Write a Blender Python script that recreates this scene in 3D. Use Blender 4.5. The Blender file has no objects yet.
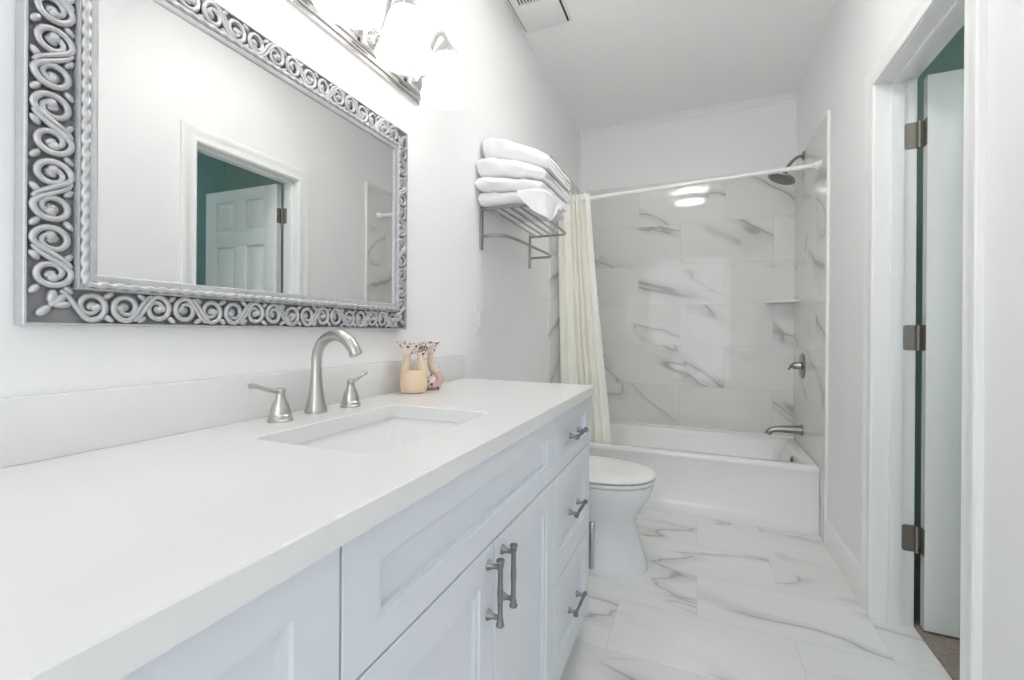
import bpy, bmesh, math, random
from math import pi, sin, cos, radians, sqrt, atan2
from mathutils import Vector, Matrix, noise

random.seed(7)
SC = bpy.context.scene
COL = SC.collection

# ------------------------------------------------------------------ camera
f_px, yaw, pitch, roll, v0 = 442.63, .3954, -.0003, .0068, 331.95
F = Vector((-sin(yaw), cos(yaw), 0)); R = Vector((cos(yaw), sin(yaw), 0)); U = Vector((0, 0, 1))
F2 = F * cos(pitch) + U * sin(pitch); U2 = U * cos(pitch) - F * sin(pitch)
R3 = R * cos(roll) + U2 * sin(roll); U3 = U2 * cos(roll) - R * sin(roll)
cd = bpy.data.cameras.new('camera')
cam = bpy.data.objects.new('camera', cd); COL.objects.link(cam)
cam.matrix_world = Matrix(((R3.x, U3.x, -F2.x, .8922), (R3.y, U3.y, -F2.y, 0), (R3.z, U3.z, -F2.z, 1.0887), (0, 0, 0, 1)))
cd.sensor_fit = 'HORIZONTAL'; cd.sensor_width = 36
cd.lens = f_px * 36 / 1024
cd.shift_y = (v0 - 340) / 1024
cd.clip_start = .01
SC.camera = cam

# ------------------------------------------------------------------ colour, world, exposure
SC.view_settings.view_transform = 'Standard'
SC.view_settings.look = 'None'
SC.view_settings.gamma = 1
SC.view_settings.use_curve_mapping = False
SC.view_settings.exposure = 0.98
wd = bpy.data.worlds.new('daylight'); SC.world = wd; wd.use_nodes = True
wb = wd.node_tree.nodes['Background']
wb.inputs[0].default_value = (.93, .965, 1, 1); wb.inputs[1].default_value = 1.3
SC.cycles.diffuse_bounces = 10; SC.cycles.max_bounces = 14; SC.cycles.use_denoising = True

SHADE_E = 0.85        # vanity lamp glass
DOME_E = 13.5         # ceiling lamp glass

# ------------------------------------------------------------------ room numbers
W, YB, ZC = 1.521, 3.582, 2.744
YN = -1.25                      # wall behind the camera
TT = .009                       # wall tile thickness
YT, ZT = 2.747, 2.24            # tile edge, tile top
XB = 3.3; YBB = 2.86; YBN = -1.5  # room beyond the door

# ------------------------------------------------------------------ materials
def new_mat(name):
    m = bpy.data.materials.new(name); m.use_nodes = True
    nt = m.node_tree; b = nt.nodes['Principled BSDF']
    return m, nt, b

def mat(name, col, rough=.5, metal=0.0, spec=.5, bump=0, bscale=200, var=0, vscale=6, coat=0):
    m, nt, b = new_mat(name)
    b.inputs['Base Color'].default_value = (*col, 1)
    b.inputs['Roughness'].default_value = rough
    b.inputs['Metallic'].default_value = metal
    b.inputs['Specular IOR Level'].default_value = spec
    if coat:
        b.inputs['Coat Weight'].default_value = coat; b.inputs['Coat Roughness'].default_value = .05
    geo = nt.nodes.new('ShaderNodeNewGeometry')
    if bump:
        n = nt.nodes.new('ShaderNodeTexNoise'); n.inputs['Scale'].default_value = bscale; n.inputs['Detail'].default_value = 3
        nt.links.new(geo.outputs['Position'], n.inputs['Vector'])
        bp = nt.nodes.new('ShaderNodeBump'); bp.inputs['Strength'].default_value = bump; bp.inputs['Distance'].default_value = .002
        nt.links.new(n.outputs['Fac'], bp.inputs['Height']); nt.links.new(bp.outputs[0], b.inputs['Normal'])
    if var:
        n2 = nt.nodes.new('ShaderNodeTexNoise'); n2.inputs['Scale'].default_value = vscale; n2.inputs['Detail'].default_value = 4
        nt.links.new(geo.outputs['Position'], n2.inputs['Vector'])
        mx = nt.nodes.new('ShaderNodeMix'); mx.data_type = 'RGBA'
        mx.inputs['A'].default_value = (*[c * (1 - var) for c in col], 1); mx.inputs['B'].default_value = (*[min(1, c * (1 + var)) for c in col], 1)
        nt.links.new(n2.outputs['Fac'], mx.inputs['Factor']); nt.links.new(mx.outputs['Result'], b.inputs['Base Color'])
    return m

def emit(name, col, strength):
    m, nt, b = new_mat(name)
    b.inputs['Base Color'].default_value = (.9, .9, .9, 1); b.inputs['Roughness'].default_value = .3
    b.inputs['Emission Color'].default_value = (*col, 1); b.inputs['Emission Strength'].default_value = strength
    return m

def marble(name, ua, va, tw, th, u0, v0_, shift, rough, veins, base=(.77, .77, .755), grout=(.62, .62, .60)):
    """rectangular marble tiles on world axes ua, va; every other row shifted; veins differ from tile to tile"""
    m, nt, b = new_mat(name); N = nt.nodes; L = nt.links
    def M(op, a, c=None, d=None):
        n = N.new('ShaderNodeMath'); n.operation = op
        for i, v in enumerate((a, c, d)):
            if v is None: continue
            if isinstance(v, (int, float)): n.inputs[i].default_value = v
            else: L.new(v, n.inputs[i])
        return n.outputs[0]
    geo = N.new('ShaderNodeNewGeometry'); sp = N.new('ShaderNodeSeparateXYZ'); L.new(geo.outputs['Position'], sp.inputs[0])
    u, v = sp.outputs[ua], sp.outputs[va]
    row = M('FLOOR', M('DIVIDE', M('SUBTRACT', v, v0_), th))
    odd = M('FLOORED_MODULO', row, 2)
    uu = M('DIVIDE', M('SUBTRACT', M('SUBTRACT', u, u0), M('MULTIPLY', odd, shift)), tw)
    colm = M('FLOOR', uu)
    fu = M('MULTIPLY', M('SUBTRACT', uu, colm), tw)
    fv = M('SUBTRACT', M('SUBTRACT', v, v0_), M('MULTIPLY', row, th))
    du = M('MINIMUM', fu, M('SUBTRACT', tw, fu)); dv = M('MINIMUM', fv, M('SUBTRACT', th, fv))
    joint = M('LESS_THAN', M('MINIMUM', du, dv), .0011)
    wn = N.new('ShaderNodeTexWhiteNoise'); wn.noise_dimensions = '2D'
    cx = N.new('ShaderNodeCombineXYZ'); L.new(colm, cx.inputs[0]); L.new(row, cx.inputs[1]); L.new(cx.outputs[0], wn.inputs['Vector'])
    rs = N.new('ShaderNodeSeparateColor'); L.new(wn.outputs['Color'], rs.inputs[0])
    ang, sx, sy = veins
    pu = M('ADD', M('MULTIPLY', u, cos(ang)), M('MULTIPLY', v, sin(ang)))
    pv = M('ADD', M('MULTIPLY', u, -sin(ang)), M('MULTIPLY', v, cos(ang)))
    pc = N.new('ShaderNodeCombineXYZ')
    L.new(M('ADD', M('MULTIPLY', pu, sx), M('MULTIPLY', rs.outputs[0], 31)), pc.inputs[0])
    L.new(M('ADD', M('MULTIPLY', pv, sy), M('MULTIPLY', rs.outputs[1], 17)), pc.inputs[1])
    L.new(M('MULTIPLY', rs.outputs[2], 9), pc.inputs[2])
    def nz(scale, detail, rough_, dist):
        n = N.new('ShaderNodeTexNoise'); n.inputs['Scale'].default_value = scale; n.inputs['Detail'].default_value = detail
        n.inputs['Roughness'].default_value = rough_; n.inputs['Distortion'].default_value = dist
        L.new(pc.outputs[0], n.inputs['Vector']); return n.outputs['Fac']
    def ramp(x, a, bb):  # 1 at a -> 0 at bb
        r_ = N.new('ShaderNodeMapRange'); r_.interpolation_type = 'SMOOTHSTEP'
        r_.inputs['From Min'].default_value = a; r_.inputs['From Max'].default_value = bb
        r_.inputs['To Min'].default_value = 1; r_.inputs['To Max'].default_value = 0
        L.new(x, r_.inputs['Value']); return r_.outputs[0]
    n1 = nz(1.0, 3, .45, .5)
    gate = ramp(nz(1.7, 2, .5, 0), .60, .42)
    fine = ramp(M('ABSOLUTE', M('SUBTRACT', n1, .5)), .0, .011)
    soft = ramp(M('ABSOLUTE', M('SUBTRACT', n1, .49)), .0, .06)
    cloud = nz(.7, 3, .5, .3)
    dark = M('ADD', M('MULTIPLY', M('MULTIPLY', fine, gate), .30), M('ADD', M('MULTIPLY', M('MULTIPLY', soft, gate), .15), M('MULTIPLY', ramp(cloud, .35, .7), .07)))
    k = M('SUBTRACT', 1.03, M('MINIMUM', dark, .55))
    mx = N.new('ShaderNodeMix'); mx.data_type = 'RGBA'; mx.blend_type = 'MULTIPLY'; mx.inputs['Factor'].default_value = 1
    mx.inputs['A'].default_value = (*base, 1); cc = N.new('ShaderNodeCombineColor')
    for i in range(3): L.new(k, cc.inputs[i])
    L.new(cc.outputs[0], mx.inputs['B'])
    mg = N.new('ShaderNodeMix'); mg.data_type = 'RGBA'; mg.inputs['B'].default_value = (*grout, 1)
    L.new(joint, mg.inputs['Factor']); L.new(mx.outputs['Result'], mg.inputs['A']); L.new(mg.outputs['Result'], b.inputs['Base Color'])
    b.inputs['Roughness'].default_value = rough
    bp = N.new('ShaderNodeBump'); bp.inputs['Strength'].default_value = .25; bp.inputs['Distance'].default_value = .001
    L.new(M('SUBTRACT', 1, joint), bp.inputs['Height']); L.new(bp.outputs[0], b.inputs['Normal'])
    return m

WALLM = mat('wall paint', (.875, .875, .875), .55, bump=.05, bscale=350)
CEILM = mat('ceiling paint', (.95, .95, .94), .7, bump=.05, bscale=250)
TRIMM = mat('trim paint', (.88, .88, .87), .32)
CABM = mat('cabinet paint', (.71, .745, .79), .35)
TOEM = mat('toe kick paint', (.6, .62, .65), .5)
QUARTZ = mat('quartz', (.77, .77, .765), .22, var=.02, vscale=14)
PORC = mat('porcelain', (.83, .85, .87), .08, coat=.3)
TUBM = mat('tub enamel', (.87, .87, .865), .14, coat=.2)
NICKEL = mat('brushed nickel', (.56, .54, .51), .28, 1, bump=.03, bscale=600)
POLISH = mat('satin nickel', (.72, .71, .69), .22, 1)
PEWTER = mat('pewter pulls', (.27, .27, .27), .36, 1)
BRONZE = mat('aged nickel', (.34, .32, .29), .22, 1)
HINGEM = mat('hinge steel', (.33, .30, .26), .45, .85)
DARK = mat('dark rubber', (.025, .025, .025), .6)
SHADOWM = mat('vent gap shade', (.05, .05, .05), .8)  # near-black, the shade of the fan gaps put into colour
SILVER = mat('silver leaf frame', (.55, .55, .56), .34, .45, var=.10, vscale=60, bump=.15, bscale=260)
SILVERD = mat('dark frame ground', (.27, .27, .275), .5, .3, var=.2, vscale=40)  # darker grey for the recess behind the scrolls
TOWELM = mat('terry towel', (.88, .88, .885), .95, spec=.1, bump=.9, bscale=420)
CURT = mat('ivory curtain', (.95, .935, .87), .85, spec=.2, bump=.2, bscale=500)
RACKM = mat('rack nickel', (.42, .41, .40), .3, 1)
PLASTIC = mat('white plastic', (.86, .86, .85), .3)
TEAL = mat('teal wall paint', (.46, .57, .50), .6, bump=.05, bscale=300)
BLUE = mat('blue wall paint', (.60, .86, .90), .6, bump=.05, bscale=300)
CARPET = mat('brown carpet', (.30, .25, .21), 1, spec=.05, bump=1, bscale=260, var=.5, vscale=120)
CREAM = mat('cream ceramic', (.80, .62, .43), .25, coat=.2)
PINK = mat('pink ceramic', (.66, .44, .40), .3)
SHADEM = emit('lamp glass', (1, .97, .92), SHADE_E)
DOMEM = emit('ceiling lamp glass', (1, .98, .95), DOME_E)
FLOORM = marble('marble floor tile', 0, 1, .61, .312, .61, 1.531, .29, .08, (-.12, .8, 2.6), base=(.80, .80, .785))
BACKM = marble('marble wall tile back', 0, 2, .61, .305, .775, .385, .305, .05, (-.50, .85, 2.3), base=(.78, .78, .76))
SIDEM = marble('marble wall tile side', 1, 2, .61, .305, 2.97, .385, .305, .05, (.55, .85, 2.3), base=(.78, .78, .76))

m, nt, b = new_mat('mirror silvering')
b.inputs['Base Color'].default_value = (.86, .866, .86, 1); b.inputs['Metallic'].default_value = 1; b.inputs['Roughness'].default_value = .0
MIRROR = m

def floral():
    m, nt, b = new_mat('floral ceramic'); N = nt.nodes; L = nt.links
    geo = N.new('ShaderNodeNewGeometry')
    vo = N.new('ShaderNodeTexVoronoi'); vo.inputs['Scale'].default_value = 125; L.new(geo.outputs['Position'], vo.inputs['Vector'])
    sh = N.new('ShaderNodeSeparateColor'); L.new(vo.outputs['Color'], sh.inputs[0])
    cr = N.new('ShaderNodeValToRGB'); cr.color_ramp.interpolation = 'CONSTANT'
    e = cr.color_ramp.elements
    e[0].position = 0; e[0].color = (.80, .72, .66, 1)
    e[1].position = .36; e[1].color = (.16, .05, .06, 1)
    for p, c in ((.52, (.10, .15, .08, 1)), (.62, (.55, .25, .27, 1)), (.74, (.82, .74, .70, 1)), (.9, (.35, .32, .30, 1))):
        q = e.new(p); q.color = c
    L.new(sh.outputs[0], cr.inputs[0])
    lt = N.new('ShaderNodeMath'); lt.operation = 'LESS_THAN'; lt.inputs[1].default_value = .58; L.new(vo.outputs['Distance'], lt.inputs[0])
    mx = N.new('ShaderNodeMix'); mx.data_type = 'RGBA'; mx.inputs['A'].default_value = (.82, .75, .70, 1)
    L.new(lt.outputs[0], mx.inputs['Factor']); L.new(cr.outputs[0], mx.inputs['B']); L.new(mx.outputs['Result'], b.inputs['Base Color'])
    b.inputs['Roughness'].default_value = .3
    return m
FLORAL = floral()

# ------------------------------------------------------------------ mesh helpers
def B(): return bmesh.new()

def box(bm, x0, x1, y0, y1, z0, z1, bev=0, seg=2):
    t = bmesh.new()
    vs = [t.verts.new((x, y, z)) for x in (x0, x1) for y in (y0, y1) for z in (z0, z1)]
    for f in ((0, 1, 3, 2), (4, 6, 7, 5), (0, 4, 5, 1), (2, 3, 7, 6), (0, 2, 6, 4), (1, 5, 7, 3)):
        t.faces.new([vs[i] for i in f])
    if bev:
        bmesh.ops.bevel(t, geom=t.edges[:], offset=bev, segments=seg, profile=.6, affect='EDGES')
    merge(bm, t)

def merge(bm, t, M=None):
    if M is not None: bmesh.ops.transform(t, matrix=M, verts=t.verts[:])
    bmesh.ops.recalc_face_normals(t, faces=t.faces[:])
    me = bpy.data.meshes.new('tmp'); t.to_mesh(me); t.free()
    bm.from_mesh(me); bpy.data.meshes.remove(me)

def loft(bm, rings, cap0=True, cap1=True, closed=True, loop=False):
    t = bmesh.new()
    V = [[t.verts.new(p) for p in r] for r in rings]
    n = len(V[0]); K = len(V)
    for k in range(K if loop else K - 1):
        a, c = V[k], V[(k + 1) % K]
        for i in range(n if closed else n - 1):
            j = (i + 1) % n
            t.faces.new((a[i], a[j], c[j], c[i]))
    if not loop and closed:
        if cap0: t.faces.new(V[0][::-1])
        if cap1: t.faces.new(V[-1])
    merge(bm, t)

def frames(pts):
    P = [Vector(p) for p in pts]; T = []
    for i in range(len(P)):
        a = P[max(0, i - 1)]; c = P[min(len(P) - 1, i + 1)]
        T.append((c - a).normalized())
    n = T[0].orthogonal().normalized(); out = []
    for i in range(len(P)):
        n = (n - T[i] * n.dot(T[i])).normalized()
        out.append((P[i], T[i], n, T[i].cross(n)))
    return out

def tube(bm, pts, r, n=10, cap=True):
    rr = r if isinstance(r, (list, tuple)) else [r] * len(pts)
    rings = []
    for (p, t, a, c), q in zip(frames(pts), rr):
        rings.append([p + (a * cos(2 * pi * i / n) + c * sin(2 * pi * i / n)) * q for i in range(n)])
    loft(bm, rings, cap, cap)

def lathe(bm, prof, n=28, M=None, cap0=True, cap1=True, wob=None):
    rings = []
    for k, (r, z) in enumerate(prof):
        rings.append([Vector(((r + (wob(k, 2 * pi * i / n) if wob else 0)) * cos(2 * pi * i / n), (r + (wob(k, 2 * pi * i / n) if wob else 0)) * sin(2 * pi * i / n), z)) for i in range(n)])
    if M is not None: rings = [[M @ p for p in r] for r in rings]
    loft(bm, rings, cap0, cap1)

def smooth_path(pts, n=8, closed=False):
    P = [Vector(p) for p in pts]; out = []
    K = len(P)
    for i in range(K - 1):
        p0, p1, p2, p3 = P[max(0, i - 1)], P[i], P[i + 1], P[min(K - 1, i + 2)]
        for k in range(n):
            t = k / n
            out.append(.5 * ((2 * p1) + (-p0 + p2) * t + (2 * p0 - 5 * p1 + 4 * p2 - p3) * t * t + (-p0 + 3 * p1 - 3 * p2 + p3) * t ** 3))
    out.append(P[-1]); return out

def ellipsoid(bm, c, r, M=None, u=14, v=9):
    t = bmesh.new(); bmesh.ops.create_uvsphere(t, u_segments=u, v_segments=v, radius=1)
    X = Matrix.Translation(c) @ (M if M is not None else Matrix.Identity(4)) @ Matrix.Diagonal((*r, 1))
    merge(bm, t, X)

def shade(me, ang=35):
    me.polygons.foreach_set('use_smooth', [True] * len(me.polygons))
    t = bmesh.new(); t.from_mesh(me)
    for e in t.edges:
        if len(e.link_faces) == 2 and e.calc_face_angle(0) > radians(ang): e.smooth = False
    t.to_mesh(me); t.free()

def obj(name, bm, material, parent=None, label=None, ang=35):
    me = bpy.data.meshes.new(name)
    bm.to_mesh(me); bm.free()
    shade(me, ang)
    me.materials.append(material)
    o = bpy.data.objects.new(name, me); COL.objects.link(o)
    if parent is not None:
        o.parent = parent
        o.matrix_parent_inverse = Matrix.Translation(parent_loc(parent)).inverted()
    if label: o['label'] = label
    return o

def parent_loc(p):
    v = Vector((0, 0, 0))
    if p.type == 'EMPTY': v += p.location
    return v

def thing(name, loc, label, cat, group=None):
    o = bpy.data.objects.new(name, None); COL.objects.link(o)
    o.empty_display_size = .05; o.location = loc
    o['label'] = label; o['category'] = cat
    if group: o['group'] = group
    return o

def tag(o, label, cat, group=None):
    o['label'] = label; o['category'] = cat
    if group: o['group'] = group
    return o

def struct(name, bm, m, parent=None):
    o = obj(name, bm, m, parent)
    o['kind'] = 'structure'
    return o

# ------------------------------------------------------------------ THE SETTING
T = .12
b = B(); box(b, -.1, 1.645, YN - .1, YB + .1, -.08, 0); struct('floor', b, FLOORM)
b = B(); box(b, -.1, W + T, YN - .1, YB + .1, ZC, ZC + .08); struct('ceiling', b, CEILM)
b = B(); box(b, -.1, 0, YN - .1, YB + .1, 0, ZC); struct('wall_left', b, WALLM)
b = B(); box(b, 0, W, YB, YB + .1, 0, ZC); struct('wall_back', b, WALLM)
vx0, vx1, vz0, vz1 = .06, 1.46, .25, 2.45       # unseen window added behind the camera to let fill light in
b = B()
box(b, 0, vx0, YN - .1, YN, 0, ZC); box(b, vx1, W, YN - .1, YN, 0, ZC)
box(b, vx0, vx1, YN - .1, YN, 0, vz0); box(b, vx0, vx1, YN - .1, YN, vz1, ZC)
struct('wall_front', b, WALLM)
def window(name, x0, x1, y, z0, z1):
    b = B()
    for a in (x0 + .02, (x0 + x1) / 2, x1 - .02): box(b, a - .02, a + .02, y - .08, y - .03, z0, z1)
    for a in (z0 + .02, (z0 + z1) / 2, z1 - .02): box(b, x0, x1, y - .08, y - .03, a - .02, a + .02)
    struct(name, b, TRIMM)
    pl = bpy.data.lights.new('window_portal', 'AREA'); pl.shape = 'RECTANGLE'; pl.size = x1 - x0; pl.size_y = z1 - z0
    pl.cycles.is_portal = True
    po = bpy.data.objects.new('window_portal', pl); COL.objects.link(po); po.location = ((x0 + x1) / 2, y - .11, (z0 + z1) / 2)
    po.rotation_euler = (radians(90), 0, 0)
window('fill_window', vx0, vx1, YN, vz0, vz1)
DY0, DY1, DZ = 1.475, 2.101, 2.043   # clear door opening
J = .02
b = B()
box(b, W, W + T, YN - .1, DY0 - J, 0, ZC)
box(b, W, W + T, DY1 + J, YB + .1, 0, ZC)
box(b, W, W + T, DY0 - J, DY1 + J, DZ + J, ZC)
struct('wall_right', b, WALLM)

# tub surround tiling
b = B(); box(b, 0, W, YB - TT, YB, .36, ZT); struct('trim_1', b, BACKM)
b = B(); box(b, 0, TT, YT, YB - TT, 0, ZT); struct('trim_2', b, SIDEM)
b = B(); box(b, W - TT, W, YT, YB - TT, 0, ZT); struct('trim_3', b, SIDEM)
b = B(); box(b, W - TT - .003, W, YT - .012, YT, 0, ZT + .004, .001); struct('trim_4', b, TRIMM)
# crown moulding on the back wall
b = B()
prof = [(0, 0), (.010, .0), (.013, .005), (.013, .011), (.020, .016), (.030, .027), (.030, .033), (.040, .035), (.040, .042), (0, .042)]
loft(b, [[Vector((x, YB - d, ZC - .042 + h)) for d, h in prof] for x in (0, W)])
struct('trim_5', b, TRIMM)
# baseboards
def baseboard(name, x, sgn, y0, y1):
    b = B(); pr_ = [(0, 0), (.014, 0), (.014, .112), (.011, .122), (.006, .131), (.004, .137), (0, .137)]
    loft(b, [[Vector((x + sgn * d, y, h)) for d, h in pr_] for y in (y0, y1)])
    struct(name, b, TRIMM)
baseboard('baseboard_right', W, -1, 2.1745, YT - .012)
baseboard('baseboard_left', 0, 1, 1.60, YT)
# door lining, stop and casing
b = B()
for y0, y1 in ((DY0 - J, DY0), (DY1, DY1 + J)): box(b, W - .004, W + T + .004, y0, y1, 0, DZ + J, .001)
box(b, W - .004, W + T + .004, DY0, DY1, DZ, DZ + J, .001)
sx0, sx1 = 1.566, 1.604
box(b, sx0, sx1, DY1 - .012, DY1, 0, DZ, .002)
box(b, sx0, sx1, DY0, DY0 + .012, 0, DZ, .002)
box(b, sx0, sx1, DY0, DY1, DZ - .012, DZ, .002)
struct('trim_6', b, TRIMM)
def casing(bm, xw, sgn):
    pr_ = [(0, 0), (0, .009), (.006, .012), (.012, .012), (.018, .0095), (.042, .012), (.05, .016), (.058, .018), (.069, .018), (.0735, .014), (.0735, 0)]
    r = .004
    path = [lambda d: (DY1 + r + d, 0), lambda d: (DY1 + r + d, DZ + r + d), lambda d: (DY0 - r - d, DZ + r + d), lambda d: (DY0 - r - d, 0)]
    loft(bm, [[Vector((xw + sgn * h, *p(d))) for d, h in pr_] for p in path])
b = B(); casing(b, W, -1); struct('trim_7', b, TRIMM)

# room beyond the door
X2 = W + T
b = B()
box(b, X2, X2 + .01, YBN, DY0 - J, 0, ZC); box(b, X2, X2 + .01, DY1 + J, YBB, 0, ZC); box(b, X2, X2 + .01, DY0 - J, DY1 + J, DZ + J, ZC)
struct('wall_bedroom_left', b, TEAL)
b = B(); box(b, X2, XB, YBB, YBB + .1, 0, ZC); struct('wall_bedroom_back', b, TEAL)
b = B(); box(b, XB, XB + .1, YBN, YBB + .1, 0, ZC); struct('wall_bedroom_right', b, BLUE)
wx0, wx1, wz0, wz1 = 2.2, 3.1, .9, 2.2
b = B()
box(b, X2, wx0, YBN - .1, YBN, 0, ZC); box(b, wx1, XB + .1, YBN - .1, YBN, 0, ZC)
box(b, wx0, wx1, YBN - .1, YBN, 0, wz0); box(b, wx0, wx1, YBN - .1, YBN, wz1, ZC)
struct('wall_bedroom_front', b, BLUE)
b = B(); box(b, 1.645, XB + .1, YBN - .1, YBB + .1, -.08, .006); struct('floor_bedroom', b, CARPET)
b = B(); box(b, X2, XB + .1, YBN - .1, YBB + .1, ZC, ZC + .08); struct('ceiling_bedroom', b, CEILM)
window('window_1', wx0, wx1, YBN, wz0, wz1)

# the door leaf: six raised panels, swung open into the other room
def door_leaf():
    b = B()
    Wd, Hd, Td = .655, 2.018, .035
    st, mid = .105, .10
    cols = [(st, (Wd - mid) / 2), ((Wd + mid) / 2, Wd - st)]
    rows = [(.22, .80), (.96, 1.635), (1.735, 1.94)]
    box(b, 0, Wd, .012, Td - .012, 0, Hd)
    for s0, s1 in ((0, .013), (Td - .013, Td)):
        box(b, 0, st, s0, s1, 0, Hd, .003); box(b, Wd - st, Wd, s0, s1, 0, Hd, .003)
        zz = [0] + [z for r_ in rows for z in r_] + [Hd]
        for i in range(0, len(zz), 2): box(b, st - .002, Wd - st + .002, s0, s1, zz[i], zz[i + 1], .003)
        for z0, z1 in rows: box(b, cols[0][1], cols[1][0], s0, s1, z0 - .002, z1 + .002, .003)
        for c0, c1 in cols:
            for z0, z1 in rows:
                out, face = (.012, .002) if s0 == 0 else (Td - .012, Td - .002)
                q = .016; w2 = .036
                loft(b, [[Vector((c0 + q, out, z0 + q)), Vector((c1 - q, out, z0 + q)), Vector((c1 - q, out, z1 - q)), Vector((c0 + q, out, z1 - q))],
                         [Vector((c0 + w2, face, z0 + w2)), Vector((c1 - w2, face, z0 + w2)), Vector((c1 - w2, face, z1 - w2)), Vector((c0 + w2, face, z1 - w2))]])
    box(b, 0, .002, 0, Td, 0, Hd); box(b, Wd - .002, Wd, 0, Td, 0, Hd)
    return b
HX, HY = 1.650, 2.099
d = door_leaf()
bmesh.ops.transform(d, matrix=Matrix.Translation((HX, HY, .014)) @ Matrix.Rotation(radians(-1.5), 4, 'Z') @ Matrix.Translation((.012, -.037, 0)), verts=d.verts[:])
dr = struct('door_1', d, TRIMM)
for z0, z1 in ((1.782, 1.88), (1.03, 1.124), (.28, .378)):
    b = B()
    # leaf let into the lining, with rounded outer corners
    for (xa, xb, ya, yb) in ((1.606, 1.645, DY1 - .0022, DY1 + .0005),):
        pts = []
        r = .012; w, h = xb - xa, z1 - z0
        for cx_, cz_, a0 in ((xa + r, z0 + r, 180), (xa + r, z1 - r, 90)):
            A = [radians(a0 + (90 - 15 * k if a0 == 180 else 90 - 15 * k)) for k in range(7)]
            pts += [(cx_ + r * cos(a), cz_ + r * sin(a)) for a in A]
        pts = [(xb, z0)] + pts + [(xb, z1)]
        loft(b, [[Vector((x, ya, z)) for x, z in pts], [Vector((x, yb, z)) for x, z in pts]])
    tube(b, [(HX, HY - .006, z0), (HX, HY - .006, z1)], .0065, 10)
    box(b, 1.6605, 1.6622, HY - .036, HY - .004, z0, z1, .0006)
    for k in range(3):
        ellipsoid(b, (1.614 + .006 * (k % 2), DY1 - .0024, z0 + (z1 - z0) * (.2 + .3 * k)), (.0035, .001, .0035), u=8, v=6)
    o = struct('door_hinge', b, HINGEM, dr)

# ------------------------------------------------------------------ VANITY
FX = .54
YL, YR = -.05, 1.575
ZB, Z1, Z2, ZTOP = .10, .395, .692, .860
S1, S2, SM = .371, 1.150, .768
van = thing('vanity_cabinet', (.27, .76, 0), 'long pale grey shaker vanity cabinet with pewter pulls under the white countertop', 'cabinet')
b = B()
box(b, .003, .52, YL, YL + .018, .09, .8645); box(b, .003, .52, YR - .018, YR, .09, .8645)
box(b, .003, .016, YL, YR, .09, .8645); box(b, .003, .52, YL, YR, .09, .108)
for ya, yb in ((S1 - .02, S1), (S2, S2 + .02)): box(b, .003, .518, ya, yb, .09, .8645)
for ya, yb in ((YL, S1), (S2, YR)): box(b, .502, .5195, ya, yb, .09, .864)
for za, zb in ((.09, .15), (.66, .72)): box(b, .502, .5195, S1, S2, za, zb)
box(b, .502, .5195, S1, S2, .835, .864); box(b, .502, .5195, SM - .03, SM + .03, .09, .72)
box(b, 0.003, .46, YL + .01, YR - .005, 0.0, .09)
obj('body', b, CABM, van)
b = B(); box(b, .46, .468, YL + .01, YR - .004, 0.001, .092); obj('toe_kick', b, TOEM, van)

def shaker(name, y0, y1, z0, z1, parent):
    g = .0017; s = .065; dep = .012; t = .02
    y0 += g; y1 -= g; z0 += g; z1 -= g
    x1 = FX; x0 = FX - t + .0006
    s = .070; k = .053 / .070 if z1 - z0 < .2 else 1
    ti = bmesh.new()
    def ring(x, o):
        p = o * k if o > .01 else o
        return [ti.verts.new((x, y0 + o, z0 + p)), ti.verts.new((x, y1 - o, z0 + p)), ti.verts.new((x, y1 - o, z1 - p)), ti.verts.new((x, y0 + o, z1 - p))]
    e = .0015
    R_ = [ring(x0, 0), ring(x1 - e, 0), ring(x1, e), ring(x1, s - .010), ring(x1 - .004, s - .008), ring(x1 - .005, s), ring(x1 - dep, s + .001)]
    for a, c in zip(R_[:-1], R_[1:]):
        for i in range(4): ti.faces.new((a[i], a[(i + 1) % 4], c[(i + 1) % 4], c[i]))
    ti.faces.new(R_[0][::-1]); ti.faces.new(R_[-1])
    b = B(); merge(b, ti)
    return obj(name, b, CABM, parent, ang=20)

def pull(parent, c, axis):
    """bar pull with flared feet; axis 'y' or 'z'"""
    b = B(); L_ = .0605; so = .025
    prof = [(.0075, -L_), (.0082, -L_ + .003), (.0062, -L_ + .006), (.0060, -L_ + .012), (.0048, -L_ + .016), (.0048, -.02), (.0056, 0), (.0048, .02), (.0048, L_ - .016), (.0060, L_ - .012), (.0062, L_ - .006), (.0082, L_ - .003), (.0075, L_)]
    rot = Matrix.Identity(4) if axis == 'z' else Matrix.Rotation(radians(-90), 4, 'X')
    lathe(b, prof, 14, Matrix.Translation((FX + so, c[0], c[1])) @ rot)
    for s in (-1, 1):
        p = (c[0], c[1] + s * .046) if axis == 'z' else (c[0] + s * .046, c[1])
        lathe(b, [(.0095, 0), (.0095, .002), (.0055, .009), (.0046, .015), (.0046, so)], 12, Matrix.Translation((FX - .0002, *p)) @ Matrix.Rotation(radians(90), 4, 'Y'))
    return obj('handle', b, PEWTER, parent)

for ya, yb in ((YL, S1), (S2, YR)):
    for za, zb in ((ZB, Z1), (Z1, Z2), (Z2, ZTOP)):
        dw = shaker('drawer', ya, yb, za, zb, van)
        pull(dw, ((ya + yb) / 2 - .012, (za + zb) / 2), 'y')
shaker('false_front', S1, S2, Z2, ZTOP, van)
for ya, yb, hy in ((S1, SM, SM - .031), (SM, S2, SM + .032)):
    dw = shaker('cabinet_door', ya, yb, ZB, Z2, van)
    pull(dw, (hy, .613), 'z')

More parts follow.
